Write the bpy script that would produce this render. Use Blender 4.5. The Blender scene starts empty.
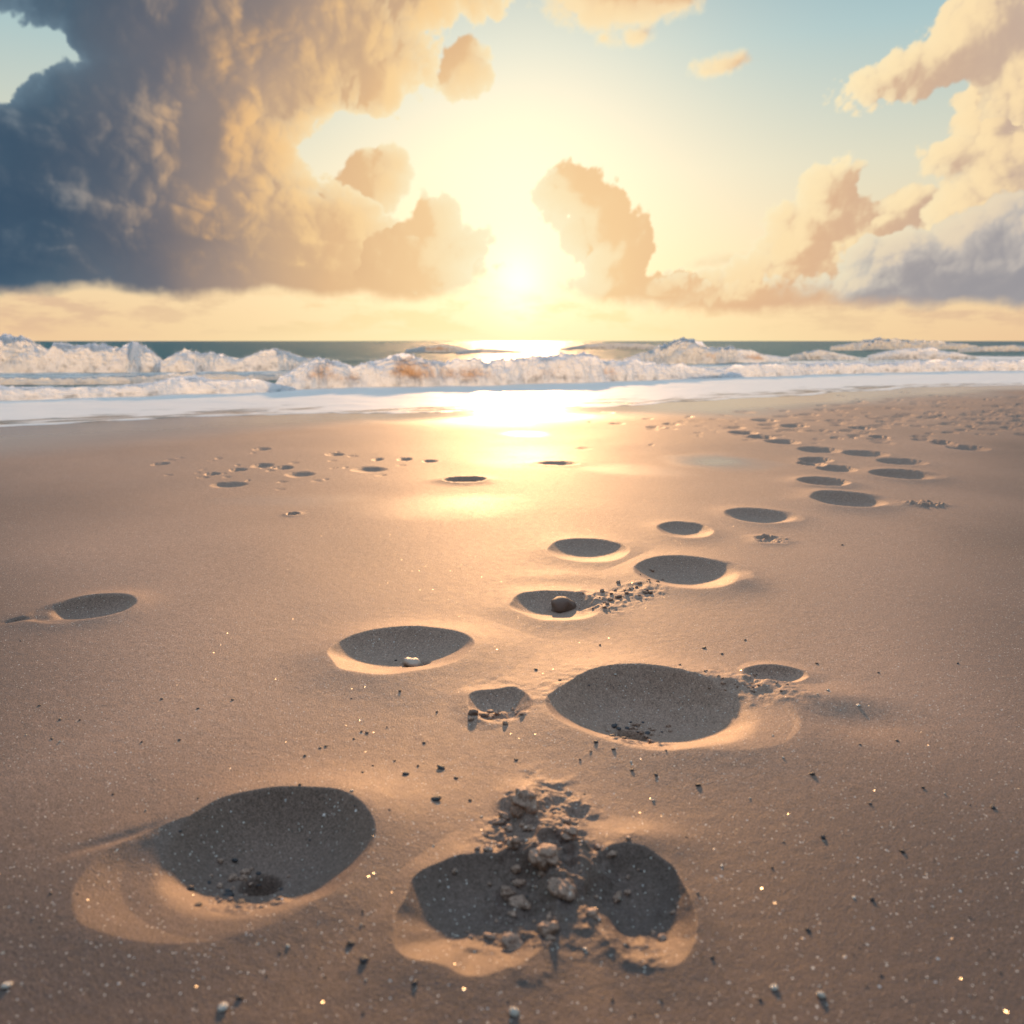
import bpy, math, random
import numpy as np
from math import radians as R

random.seed(7)
rng = np.random.default_rng(11)
S = bpy.context.scene
C = S.collection

# ---------------------------------------------------------------- camera model
H = 0.70                    # eye height above the sand (m)
F = 804.0                   # focal length in photo pixels
PITCH = math.atan((512 - 341) / F)
CP, SP = math.cos(PITCH), math.sin(PITCH)


def ray(px, py):
    u, v = (px - 512) / F, (512 - py) / F
    return u, CP + v * SP, -SP + v * CP      # x, y (forward), z


def G(px, py, z=0.0):
    """point of the plane z = const seen at a photo pixel"""
    x, y, dz = ray(px, py)
    t = (z - H) / dz
    return np.array([x * t, y * t])


def lin(r, g, b):
    f = lambda c: (c / 12.92 if c <= 0.04045 else ((c + 0.055) / 1.055) ** 2.4)
    return (f(r / 255), f(g / 255), f(b / 255), 1.0)


# ---------------------------------------------------------------- numpy noise
def _hash(ix, iy, iz):
    h = (ix * 374761393 + iy * 668265263 + iz * 2147483647 + 1013904223) & 0xFFFFFFFF
    h = ((h ^ (h >> 13)) * 1274126177) & 0xFFFFFFFF
    h = h ^ (h >> 16)
    return (h & 0xFFFFFF) / float(0xFFFFFF)


def vnoise(x, y, z=0.0):
    x = np.asarray(x, float); y = np.asarray(y, float); z = np.zeros_like(x) + z
    fx, fy, fz = np.floor(x), np.floor(y), np.floor(z)
    ix, iy, iz = fx.astype(np.int64), fy.astype(np.int64), fz.astype(np.int64)
    q = lambda t: t * t * t * (t * (t * 6 - 15) + 10)
    u, v, w = q(x - fx), q(y - fy), q(z - fz)
    r = 0
    for dz, wz in ((0, 1 - w), (1, w)):
        for dy, wy in ((0, 1 - v), (1, v)):
            for dx, wx in ((0, 1 - u), (1, u)):
                r = r + _hash(ix + dx, iy + dy, iz + dz) * wx * wy * wz
    return r * 2 - 1


def fbm(x, y, z=0.0, octv=4, gain=0.5, ridged=False):
    a, s, t = 1.0, 0.0, 0.0
    for k in range(octv):
        n = vnoise(x + 17.3 * k, y - 9.1 * k, z + 4.7 * k)
        if ridged:
            n = 1 - 2 * np.abs(n)
        s = s + a * n; t += a
        x, y, z = x * 2.03, y * 2.03, np.asarray(z) * 2.03
        a *= gain
    return s / t


def sstep(a, b, x):
    t = np.clip((x - a) / (b - a), 0, 1)
    return t * t * (3 - 2 * t)


# ---------------------------------------------------------------- object helpers
def mesh_from(name, verts, faces_loops, counts, mat=None, smooth=True):
    me = bpy.data.meshes.new(name)
    nv, nl, nf = len(verts), len(faces_loops), len(counts)
    me.vertices.add(nv); me.loops.add(nl); me.polygons.add(nf)
    me.vertices.foreach_set('co', np.ascontiguousarray(verts, np.float32).ravel())
    me.loops.foreach_set('vertex_index', np.ascontiguousarray(faces_loops, np.int32))
    st = np.zeros(nf, np.int32); st[1:] = np.cumsum(counts)[:-1]
    me.polygons.foreach_set('loop_start', st)
    me.update(calc_edges=True); me.validate()
    if smooth:
        me.polygons.foreach_set('use_smooth', np.ones(len(me.polygons), bool))
    if mat:
        me.materials.append(mat)
    return me


def obj(name, me, parent=None, **props):
    o = bpy.data.objects.new(name, me)
    C.objects.link(o)
    if parent:
        o.parent = parent
    for k, v in props.items():
        if v is not None:
            o[k] = v
    return o


def grid_faces(nr, nc):
    i = np.arange(nr - 1)[:, None] * nc + np.arange(nc - 1)[None, :]
    return np.stack([i, i + 1, i + nc + 1, i + nc], -1).reshape(-1, 4)


def vattr(me, name, data):
    a = me.attributes.new(name, 'FLOAT', 'POINT')
    a.data.foreach_set('value', np.ascontiguousarray(data, np.float32).ravel())


# ---------------------------------------------------------------- node helper
class NT:
    def __init__(self, tree):
        self.t = tree; self.n = tree.nodes; self.l = tree.links

    def node(self, typ, ins=None, **kw):
        nd = self.n.new(typ)
        for k, v in kw.items():
            setattr(nd, k, v)
        for k, v in (ins or {}).items():
            self.put(nd.inputs[k], v)
        return nd

    def put(self, sock, v):
        if hasattr(v, 'is_output') or isinstance(v, bpy.types.NodeSocket):
            self.l.new(v, sock)
        elif isinstance(v, bpy.types.Node):
            self.l.new(v.outputs[0], sock)
        else:
            sock.default_value = v

    def m(self, op, a, b=None, c=None, clamp=False):
        nd = self.node('ShaderNodeMath', operation=op, use_clamp=clamp)
        for i, v in enumerate((a, b, c)):
            if v is not None:
                self.put(nd.inputs[i], v)
        return nd.outputs[0]

    def vm(self, op, a, b=None, scale=None):
        nd = self.node('ShaderNodeVectorMath', operation=op)
        self.put(nd.inputs[0], a)
        if b is not None:
            self.put(nd.inputs[1], b)
        if scale is not None:
            self.put(nd.inputs['Scale'], scale)
        return nd.outputs['Value'] if op in ('LENGTH', 'DOT_PRODUCT', 'DISTANCE') else nd.outputs[0]

    def mix(self, f, a, b, blend='MIX', clampf=True):
        nd = self.node('ShaderNodeMix', data_type='RGBA', blend_type=blend, clamp_factor=clampf)
        self.put(nd.inputs[0], f); self.put(nd.inputs[6], a); self.put(nd.inputs[7], b)
        return nd.outputs[2]

    def ramp(self, f, stops, interp='LINEAR'):
        nd = self.node('ShaderNodeValToRGB')
        cr = nd.color_ramp; cr.interpolation = interp
        while len(cr.elements) < len(stops):
            cr.elements.new(0.5)
        for e, (p, c) in zip(cr.elements, stops):
            e.position = p; e.color = c
        self.put(nd.inputs[0], f)
        return nd.outputs[0]

    def rng(self, v, a, b, c=0.0, d=1.0, interp='SMOOTHSTEP'):
        nd = self.node('ShaderNodeMapRange', interpolation_type=interp, clamp=True)
        for i, x in enumerate((v, a, b, c, d)):
            self.put(nd.inputs[i], x)
        return nd.outputs[0]

    def noise(self, vec, scale, detail=4, rough=0.5, color=False, dims='3D', dist=0.0):
        nd = self.node('ShaderNodeTexNoise', noise_dimensions=dims)
        self.put(nd.inputs['Vector'], vec)
        nd.inputs['Scale'].default_value = scale
        nd.inputs['Detail'].default_value = detail
        nd.inputs['Roughness'].default_value = rough
        nd.inputs['Distortion'].default_value = dist
        return nd.outputs['Color' if color else 'Fac']

    def vor(self, vec, scale, feature='F1', out='Distance', detail=0.0, rough=0.5, smooth=0.5, dims='3D'):
        nd = self.node('ShaderNodeTexVoronoi', feature=feature, voronoi_dimensions=dims)
        self.put(nd.inputs['Vector'], vec)
        nd.inputs['Scale'].default_value = scale
        nd.inputs['Detail'].default_value = detail
        nd.inputs['Roughness'].default_value = rough
        if feature == 'SMOOTH_F1':
            nd.inputs['Smoothness'].default_value = smooth
        return nd.outputs[out]


def new_mat(name):
    m = bpy.data.materials.new(name); m.use_nodes = True
    m.node_tree.nodes.clear()
    nt = NT(m.node_tree)
    out = nt.node('ShaderNodeOutputMaterial')
    return m, nt, out


# ================================================================= WORLD
SUN_PX = (519, 286)
LAMP_ELEV = R(11.5)
_r = np.array(ray(*SUN_PX)); _r /= np.linalg.norm(_r)
SUN_AZ = math.atan2(_r[0], _r[1])
K = 804.0                                   # one unit of the sky map = 1/804 rad


def sky_uv(px, py):
    x, y, z = ray(px, py)
    n = math.sqrt(x * x + y * y + z * z)
    return math.atan2(x, y) * K, math.asin(z / n) * K


SU, SV = sky_uv(*SUN_PX)


def build_world():
    W = bpy.data.worlds.new('World'); S.world = W; W.use_nodes = True
    W.node_tree.nodes.clear()
    nt = NT(W.node_tree)
    out = nt.node('ShaderNodeOutputWorld'); bg = nt.node('ShaderNodeBackground')
    nt.l.new(bg.outputs[0], out.inputs[0])
    tc = nt.node('ShaderNodeTexCoord')
    D = tc.outputs['Generated']
    sp = nt.node('ShaderNodeSeparateXYZ'); nt.put(sp.inputs[0], D)
    az = nt.m('ARCTAN2', sp.outputs[0], sp.outputs[1])
    el = nt.m('ARCSINE', nt.m('MINIMUM', nt.m('MAXIMUM', sp.outputs[2], -1.0), 1.0))
    U, V = nt.m('MULTIPLY', az, K), nt.m('MULTIPLY', el, K)
    cb = nt.node('ShaderNodeCombineXYZ'); nt.put(cb.inputs[0], U); nt.put(cb.inputs[1], V)
    P = cb.outputs[0]
    dsun = nt.vm('SUBTRACT', P, (SU, SV, 0))
    dist = nt.vm('LENGTH', nt.vm('MULTIPLY', dsun, (1.0, 0.80, 0)))      # a little taller than wide
    # ---- clear sky
    sky = nt.node('ShaderNodeTexSky', sky_type='NISHITA')
    sky.sun_disc = False; sky.sun_elevation = LAMP_ELEV; sky.sun_rotation = SUN_AZ
    sky.dust_density = 3.0
    e = nt.m('DIVIDE', V, 1262.0)
    clear = nt.ramp(e, [(0.0, lin(240, 206, 160)), (0.05, lin(240, 214, 172)), (0.12, lin(216, 214, 192)), (0.20, lin(164, 194, 198)),
                        (0.29, lin(96, 150, 176)), (0.42, lin(168, 200, 230)), (1.0, lin(196, 214, 240))])
    sq = nt.m('MULTIPLY', dist, dist)
    glow1 = nt.m('EXPONENT', nt.m('MULTIPLY', sq, -1.0 / (190.0 ** 2)))
    clear = nt.mix(nt.m('MULTIPLY', glow1, 0.78), clear, lin(252, 234, 198))
    nish = nt.node('ShaderNodeMix', data_type='RGBA'); nish.inputs[0].default_value = 0.08
    nt.put(nish.inputs[6], clear); nt.put(nish.inputs[7], nt.vm('SCALE', sky.outputs[0], scale=0.06))
    base = nish.outputs[2]
    # ---- low haze over the horizon with soft small far clouds
    lown = nt.noise(nt.vm('MULTIPLY', P, (0.011, 0.034, 1)), 1.0, 5, 0.6)
    low = nt.m('MULTIPLY', nt.rng(lown, 0.47, 0.60), nt.m('MULTIPLY', nt.rng(V, 0, 12), nt.rng(V, 60, 30)))
    lowc = nt.mix(nt.rng(dist, 60, 420), lin(252, 220, 160), lin(206, 172, 146))
    base = nt.mix(nt.m('MULTIPLY', low, 0.75), base, lowc)
    haze = nt.m('EXPONENT', nt.m('MULTIPLY', nt.m('ABSOLUTE', V), -0.035))
    hz = nt.mix(nt.rng(dist, 40, 520), lin(255, 236, 178), lin(232, 192, 152))
    base = nt.mix(nt.m('MULTIPLY', haze, 0.72), base, hz)
    # ---- clouds round the rest of the horizon, off the photo's field
    off = nt.m('MAXIMUM', nt.rng(nt.m('ABSOLUTE', U), 640, 800), nt.rng(V, 420, 560))
    nb = nt.noise(nt.vm('MULTIPLY', P, (0.0032, 0.006, 1)), 1.0, 6, 0.55)
    base = nt.mix(nt.m('MULTIPLY', off, nt.rng(nb, 0.50, 0.66)), base, lin(112, 132, 152))
    # ---- the sun: a small white-gold core inside its aureole
    core = nt.m('EXPONENT', nt.m('MULTIPLY', sq, -1.0 / 600.0))
    aur = nt.m('EXPONENT', nt.m('DIVIDE', dist, -62.0))
    gl = nt.vm('ADD', nt.vm('SCALE', (1.0, 0.92, 0.70), scale=nt.m('MULTIPLY', core, 0.30)),
               nt.vm('SCALE', (1.0, 0.86, 0.60), scale=nt.m('MULTIPLY', aur, 0.20)))
    base = nt.vm('ADD', base, gl)
    # the sky away from the sunset is dim
    dim = nt.rng(nt.m('ADD', sp.outputs[1], nt.m('MULTIPLY', sp.outputs[2], 0.9)), -0.7, 0.95, 0.16, 1.06)
    dim = nt.m('MULTIPLY', dim, nt.rng(V, 430, 800, 1.0, 1.45))       # the open zenith is the brightest fill
    base = nt.vm('SCALE', base, scale=dim)
    nt.put(bg.inputs['Color'], base)
    bg.inputs['Strength'].default_value = 1.0
    W.cycles.sampling_method = 'MANUAL'
    W.cycles.sample_map_resolution = 1024
    L = bpy.data.lights.new('sun', 'SUN'); L.energy = 5.0; L.angle = R(2.5); L.color = (1.0, 0.55, 0.25)
    so = bpy.data.objects.new('sun', L); C.objects.link(so)
    so.rotation_euler = (math.pi / 2 - LAMP_ELEV, 0, math.pi - SUN_AZ)


build_world()

# ================================================================= CLOUDS
# every cloud is a bulging shell kilometres away; its mesh follows its own outline


def cloud_material():
    m, nt, out = new_mat('cloud_vapour')
    A = lambda n: nt.node('ShaderNodeAttribute', attribute_name=n).outputs['Fac']
    lit, dn, thick, alpha, deep, side, bank = A('lit'), A('sun_offset'), A('thickness'), A('cover'), A('deep'), A('right_side'), A('bank')
    shade_l = nt.ramp(dn, [(0.0, lin(255, 226, 170)), (0.12, lin(244, 202, 148)), (0.22, lin(226, 184, 138)), (0.32, lin(172, 148, 132)),
                           (0.42, lin(110, 110, 118)), (0.52, lin(70, 90, 108)), (0.62, lin(52, 80, 104)), (1.0, lin(48, 72, 96))])
    shade_r = nt.ramp(dn, [(0.0, lin(255, 226, 170)), (0.10, lin(246, 202, 146)), (0.22, lin(228, 184, 142)), (0.36, lin(208, 176, 150)),
                           (0.50, lin(190, 172, 160)), (0.66, lin(166, 158, 158)), (1.0, lin(120, 124, 134))])
    lit_l = nt.ramp(dn, [(0.0, lin(255, 240, 196)), (0.14, lin(250, 216, 164)), (0.25, lin(250, 208, 148)), (0.36, lin(234, 184, 128)),
                         (0.45, lin(186, 164, 144)), (0.54, lin(138, 146, 152)), (0.64, lin(104, 128, 144)), (1.0, lin(88, 112, 132))])
    lit_r = nt.ramp(dn, [(0.0, lin(255, 240, 196)), (0.15, lin(252, 218, 166)), (0.30, lin(255, 230, 182)), (0.50, lin(252, 220, 172)),
                         (0.66, lin(240, 206, 164)), (1.0, lin(170, 164, 164))])
    cl = nt.mix(lit, nt.mix(side, shade_l, shade_r), nt.mix(side, lit_l, lit_r))
    cl = nt.mix(deep, cl, lin(50, 72, 96))
    cl = nt.mix(bank, cl, nt.mix(lit, lin(146, 148, 156), lin(206, 198, 192)))
    rim = nt.m('EXPONENT', nt.m('MULTIPLY', nt.m('MAXIMUM', thick, 0.0), -0.12))
    rimw = nt.m('MULTIPLY', rim, nt.rng(dn, 0.05, 0.60, 1.0, 0.0))
    cl = nt.mix(nt.m('MULTIPLY', rimw, nt.rng(lit, 0.10, 0.45)), cl, lin(255, 246, 208))
    thin = nt.m('EXPONENT', nt.m('MULTIPLY', nt.m('MAXIMUM', thick, 0.0), -0.10))
    cl = nt.mix(nt.m('MULTIPLY', nt.m('MULTIPLY', thin, nt.rng(dn, 0.35, 0.55)), nt.m('SUBTRACT', 0.6, nt.m('MULTIPLY', side, 0.6))), cl, lin(136, 160, 174))
    # the sun's aureole veils what stands near it
    veil = nt.m('EXPONENT', nt.m('MULTIPLY', dn, -800.0 / 75.0))
    cl = nt.mix(nt.m('MULTIPLY', veil, 0.38), cl, (1.0, 0.90, 0.62, 1))
    em = nt.node('ShaderNodeEmission'); nt.put(em.inputs[0], cl)  # shells glow: their sunlight and shade are painted into this emission colour
    tr = nt.node('ShaderNodeBsdfTransparent')
    ms = nt.node('ShaderNodeMixShader'); nt.put(ms.inputs[0], alpha)
    nt.l.new(tr.outputs[0], ms.inputs[1]); nt.l.new(em.outputs[0], ms.inputs[2])
    nt.l.new(ms.outputs[0], out.inputs[0])
    m.cycles.emission_sampling = 'NONE'
    return m


VAPOUR = cloud_material()


def worley(x, y, seed=0):
    fx, fy = np.floor(x), np.floor(y)
    ix, iy = fx.astype(np.int64), fy.astype(np.int64)
    best = np.full(x.shape, 9.0)
    for dy in (-1, 0, 1):
        for dx in (-1, 0, 1):
            cx, cy = ix + dx, iy + dy
            px = cx + _hash(cx, cy, np.int64(seed)); py = cy + _hash(cx, cy, np.int64(seed + 77))
            best = np.minimum(best, (px - x) ** 2 + (py - y) ** 2)
    return np.sqrt(best)


def billow(u, v, scale, octv=4, gain=0.55, seed=0):
    s, a, t = 0.0, 1.0, 0.0
    for k in range(octv):
        f = worley(u / scale + 3.1 * k, v / scale + 1.7 * k, seed + k)
        s = s + a * np.sqrt(np.clip(1 - (f / 0.95) ** 2, 0, 1)); t += a
        scale /= 2.1; a *= gain
    return s / t


def smax(a, b, k=9.0):
    h = np.clip(0.5 + 0.5 * (a - b) / k, 0, 1)
    return b * (1 - h) + a * h + k * h * (1 - h)


def bilerp(Fld, iu, iv):
    nr, nc = Fld.shape
    iu = np.clip(iu, 0, nc - 1.001); iv = np.clip(iv, 0, nr - 1.001)
    a, b = iu.astype(int), iv.astype(int); fu, fv = iu - a, iv - b
    return (Fld[b, a] * (1 - fu) * (1 - fv) + Fld[b, a + 1] * fu * (1 - fv) + Fld[b + 1, a] * (1 - fu) * fv + Fld[b + 1, a + 1] * fu * fv)


def cloud(label, blobs, radius, seed=0, rough=1.0, soft=3.2, puff=34.0, bank=0.0, flat=None, warp=1.0, group=None, contrast=1.0, shrink=5.0, holes=()):
    st = 1.2
    bl = []
    for cx, cy, rx, ry, tilt in blobs:
        u, v = sky_uv(cx, cy); bl.append((u, v, rx, ry, R(tilt)))
    u0 = min(b[0] - max(b[2], b[3]) for b in bl) - 40; u1 = max(b[0] + max(b[2], b[3]) for b in bl) + 40
    v0 = max(2.0, min(b[1] - max(b[2], b[3]) for b in bl) - 30); v1 = max(b[1] + max(b[2], b[3]) for b in bl) + 40
    u0, u1, v1 = max(u0, -640), min(u1, 640), min(v1, 440)
    uu = np.arange(u0, u1, st); vv = np.arange(v0, v1, st)
    Ug, Vg = np.meshgrid(uu, vv)
    wu = 20 * warp * fbm(Ug / 55, Vg / 55, seed + 0.3, 3); wv = 15 * warp * fbm(Ug / 55, Vg / 55, seed + 5.3, 3)
    wu = wu + 3 * warp * fbm(Ug / 16, Vg / 16, seed + 8.3, 2); wv = wv + 3 * warp * fbm(Ug / 16, Vg / 16, seed + 15.3, 2)
    A, B = Ug + wu, Vg + wv
    acc = None
    for u, v, rx, ry, t in bl:
        ca, sa = math.cos(t), math.sin(t)
        du, dv = A - u, B - v
        r = np.sqrt(((du * ca + dv * sa) / rx) ** 2 + ((-du * sa + dv * ca) / ry) ** 2)
        s = min(min(rx, ry), 60.0)
        val = (1 - r) * s
        acc = val if acc is None else smax(acc, val, 8.0)
    body = acc
    for cx, cy, rx, ry in holes:
        u, v = sky_uv(cx, cy)
        body = -smax(-body, (1 - np.sqrt(((A - u) / rx) ** 2 + ((B - v) / ry) ** 2)) * min(rx, ry) * 1.3, 10.0)
    bi = billow(A, B, puff, 4, 0.50, seed)
    fine = fbm(Ug / 7, Vg / 7, seed + 2.2, 3, 0.6)
    amp = np.ones_like(Ug) * rough
    if flat is not None:                       # flat, hazy base
        fv = sky_uv(512, flat)[1]
        amp = amp * (0.35 + 0.65 * sstep(fv - 4, fv + 26, Vg))
        body = body - 0.9 * np.clip(fv + 30 * fbm(Ug / 85, Vg / 60, seed, 4) - Vg, 0, None)
    Ts = body - shrink + amp * puff * 1.05 * (bi - 0.55)
    T = Ts + amp * 4.0 * fine
    # light: relief against the sun and depth travelled through the cloud
    du, dv = SU - Ug, SV - Vg
    dd = np.sqrt(du * du + dv * dv) + 1e-6
    lu, lv = du / dd, dv / dd
    lv = lv + 0.60; ln = np.sqrt(lu * lu + lv * lv) + 1e-6
    lu, lv = lu / ln, lv / ln
    iu, iv = (Ug - u0) / st, (Vg - v0) / st
    Tp = np.clip(Ts + 0.3 * (T - Ts), 0, None)
    rel = lambda s: (Tp - bilerp(Tp, iu + lu * s / st, iv + lv * s / st)) / s
    Tb = Tp.copy()
    for ax in (0, 1):                          # blurred thickness: light diffuses inside the cloud
        for _ in range(2):
            w_ = 9; pd = [(0, 0), (0, 0)]; pd[ax] = (w_ // 2 + 1, w_ // 2)
            cs = np.cumsum(np.pad(Tb, pd, mode='edge'), axis=ax)
            Tb = (np.take(cs, range(w_, cs.shape[ax]), ax) - np.take(cs, range(0, cs.shape[ax] - w_), ax)) / w_
    tau = 0
    for k, s in enumerate((4, 10, 18, 28, 42, 60, 84)):
        tau = tau + np.clip(bilerp(Tb, iu + lu * s / st, iv + lv * s / st), 0, 40) * (4, 6, 8, 10, 14, 18, 24)[k]
    trans = np.exp(-tau / 380.0)
    x = -1.12 + 1.50 * trans + 0.28 * rel(3.0) + contrast * (0.62 * rel(8.0) + 0.42 * rel(22.0)) + 0.15 * fbm(Ug / 60, Vg / 50, seed + 40, 2)
    lit = 0.5 + 0.5 * np.tanh(1.1 * x)
    dist = np.sqrt(du ** 2 + (0.8 * dv) ** 2)
    side = sstep(-40, 80, Ug)
    dn = (dist + 26 * fbm(Ug / 70, Vg / 70, seed + 31, 3)) * (1 - 0.20 * side) / 800.0
    basef = np.zeros_like(Ug) if flat is None else sstep(fv + 34, fv + 4, Vg)
    alpha = sstep(-1.0, soft + 20 * basef, T + 1.0 * fbm(Ug / 3.5, Vg / 3.5, seed, 2))
    deep = sstep(24, 70, T) * (0.45 * sstep(-120, -460, Ug)) * (1 - 0.7 * lit)
    bk = bank * (1 - 0.45 * sstep(0.5, 1.0, lit)) * np.ones_like(T)
    keep = T > -1.6
    q = grid_faces(*Ug.shape)
    q = q[keep.ravel()[q].all(1)]
    used, inv = np.unique(q, return_inverse=True)
    rad = radius * (1 - 0.9 * Tp / K)
    az, el = Ug / K, Vg / K
    V = np.stack([rad * np.cos(el) * np.sin(az), rad * np.cos(el) * np.cos(az), H + rad * np.sin(el)], -1).reshape(-1, 3)
    me = mesh_from('cloud', V[used], inv.ravel(), np.full(len(q), 4), VAPOUR)
    for n_, d_ in (('lit', lit), ('sun_offset', np.clip(dn, 0, 1)), ('thickness', T), ('cover', alpha), ('deep', deep), ('right_side', side), ('bank', bk)):
        vattr(me, n_, d_.ravel()[used])
    return obj('cloud', me, None, label=label, category='cloud', group=group)


cloud('huge slate-blue storm cloud filling the upper left sky, golden on its sunward edge',
      [(70, 205, 180, 80, 0), (90, 150, 130, 90, 0), (205, 235, 130, 66, 0), (330, 270, 100, 38, 0), (300, 240, 56, 44, 0), (345, 240, 40, 32, 0), (400, 268, 66, 34, 0), (60, 250, 150, 42, 0),
       (215, 35, 130, 62, -5), (310, 14, 84, 40, -8), (390, 68, 22, 28, 0), (362, 34, 44, 22, -25), (228, 140, 54, 70, 0), (140, 30, 80, 70, 0), (225, 272, 190, 30, 0),
       (428, -4, 40, 14, 0), (280, 236, 34, 38, 0), (255, 95, 34, 40, 0), (20, 125, 60, 34, 0), (-80, 190, 100, 70, 0), (85, 10, 36, 40, 20), (300, 268, 100, 34, 0)], 3000, seed=3, flat=296, puff=46, contrast=1.1, holes=[(-22, 40, 66, 30), (348, 120, 36, 22)])
cloud('small golden puff beside the storm cloud at the top', [(465, 66, 25, 24, 0), (450, 84, 16, 12, 0)], 3300, seed=5, puff=20, rough=0.8, warp=.6)
cloud('hooked golden cloud puff above the storm cloud between it and the sun',
      [(374, 180, 34, 27, 20), (348, 206, 30, 24, 20), (394, 164, 18, 18, 0), (333, 218, 22, 18, 0)], 3600, seed=7, puff=22, rough=0.8, warp=.6)
cloud('peach cloud with a jagged top just left of the sun', [(420, 262, 54, 38, 0), (438, 224, 24, 28, 0), (460, 254, 34, 13, 35), (415, 290, 66, 20, 0), (385, 268, 34, 26, 0)],
      2900, seed=9, flat=308, puff=22, rough=1.05, warp=.5, contrast=1.6)
cloud('glowing peach cloud tower just right of the sun', [(568, 194, 30, 26, -15), (592, 222, 36, 32, -20), (614, 255, 36, 34, 0), (610, 285, 42, 22, 0), (660, 294, 62, 18, 0), (636, 240, 17, 24, 0), (582, 184, 16, 12, 0)],
      3600, seed=11, flat=312, puff=22, rough=1.1, warp=.5, contrast=1.6)
cloud('thin grey streak of cloud left of the right-hand cumulus', [(728, 256, 46, 12, 3), (696, 259, 24, 8, 0)], 5200, seed=13, puff=14, rough=0.4, soft=8, warp=.5)
cloud('tall cream cumulus with a narrow top right of centre',
      [(834, 180, 19, 14, 0), (826, 200, 20, 18, 0), (830, 220, 34, 22, 0), (808, 250, 46, 36, 20), (848, 262, 74, 40, 0), (910, 206, 18, 17, 0), (888, 222, 34, 18, 10),
       (768, 282, 56, 28, 0), (745, 298, 120, 22, 0), (880, 280, 90, 30, 0), (790, 215, 14, 12, 0)], 4200, seed=15, flat=322, puff=22, rough=1.15, warp=.5, contrast=1.7)
cloud('high golden cloud tower at the right edge', [(978, 152, 38, 16, 5), (1006, 118, 32, 40, 0), (1030, 150, 46, 60, 0), (1000, 205, 50, 26, 15), (1040, 205, 60, 55, 0), (965, 225, 22, 16, 20)],
      3900, seed=17, puff=28, rough=1.0, warp=.6, contrast=1.5)
cloud('slate-grey cloud bank low at the right edge', [(905, 262, 42, 30, 0), (955, 264, 84, 34, 0), (1010, 262, 80, 40, 0), (930, 290, 110, 18, 0), (1080, 255, 90, 55, 0), (880, 290, 50, 14, 0)],
      2800, seed=19, flat=314, puff=34, bank=0.85, rough=0.9)
cloud('slanting cream cloud in the upper right corner', [(955, 50, 72, 20, 24), (895, 74, 40, 12, 12), (1010, 22, 62, 32, 15), (1070, 70, 60, 50, 0)], 3800, seed=21, puff=26, rough=1.0, warp=.6, contrast=1.5)
cloud('bright flat cloud cut by the top edge right of centre', [(612, 0, 72, 22, 0), (660, 8, 36, 14, 0)], 4400, seed=23, puff=20, rough=0.7, soft=8, warp=.6)
cloud('small ragged cloud scrap under the bright flat one', [(634, 35, 26, 13, 10), (602, 38, 14, 11, 0)], 4500, seed=25, puff=12, rough=0.6, soft=7, warp=.5)
cloud('little bright cloud alone in the blue right of centre', [(722, 66, 38, 14, 4), (700, 70, 18, 8, 0)], 4600, seed=27, puff=12, rough=0.6, soft=7, warp=.5)

# ================================================================= SAND
# ---- footprints: list of bowls, each bowl from photo measurements
FOOT = []     # dict(label, bowls=[...])


def bowl(cx, cy, hw, hh, depth, tilt=0.0, rim=0.3, q=2.3, s=1.12, seed=0, nub=None, wob=0.05, rimw=0.42):
    l, r_ = G(cx - hw, cy + tilt), G(cx + hw, cy - tilt)
    t, b = G(cx, cy - hh), G(cx, cy + hh)
    ax = (r_ - l) / 2
    a = np.linalg.norm(ax)
    c = (t + b) / 2
    c[0] = G(cx, (cy))[0]
    bb = (t[1] - b[1]) / 2
    ang = math.atan2(ax[1], ax[0])
    if abs(tilt) > 0.5:
        # the given half height is the bounding one: take the tilt's share out
        bb = math.sqrt(max(bb * bb - (a * math.sin(ang)) ** 2, (0.45 * bb) ** 2))
    return dict(c=c, a=a, b=bb, ang=ang, d=depth * 0.70, rim=rim * depth * 0.85, q=q, s=s, seed=seed, nub=nub, wob=wob, rimw=rimw)


def foot(label, *bowls):
    FOOT.append(dict(label=label, bowls=list(bowls)))


foot('deep round footprint at the lower left with dark gravel at its bottom and a sunlit left apron',
     bowl(218, 882, 150, 72, 0.026, tilt=24, rim=0.35, seed=1),
     bowl(262, 858, 110, 66, 0.085, tilt=10, rim=0.16, seed=2, nub=(-0.08, 0.02, 0.22, 0.030)))
foot('left lobe of the double footprint in the foreground full of clods', bowl(480, 915, 82, 62, 0.040, tilt=-6, rim=0.25, seed=3, wob=0.10))
foot('right lobe of the double footprint in the foreground full of clods', bowl(640, 912, 56, 62, 0.045, tilt=0, rim=0.15, seed=4, wob=0.08))
foot('largest footprint right of the middle with a sunlit right end',
     bowl(700, 716, 98, 40, 0.022, tilt=4, rim=0.45, seed=5, wob=0.04),
     bowl(655, 712, 102, 44, 0.085, tilt=0, rim=0.20, seed=6, nub=(-0.2, -0.05, 0.2, 0.030)))
foot('small shadowed dent touching the right end of the largest footprint', bowl(776, 675, 32, 9, 0.022, rim=0.3, seed=7))
foot('footprint left of the middle with a small shell in its hollow', bowl(400, 651, 72, 25, 0.042, tilt=5, rim=0.35, seed=8, nub=(0.2, -0.2, 0.22, 0.016)))
foot('small dent with clods just left of the largest footprint', bowl(499, 705, 33, 17, 0.020, rim=0.35, seed=9, wob=0.12))
foot('footprint with a round pale pebble in it near the middle', bowl(556, 606, 45, 16, 0.032, tilt=2, rim=0.3, seed=10, wob=0.08))
foot('footprint glowing orange on its floor behind the pebble one', bowl(588, 551, 40, 11, 0.030, rim=0.3, seed=11))
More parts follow.
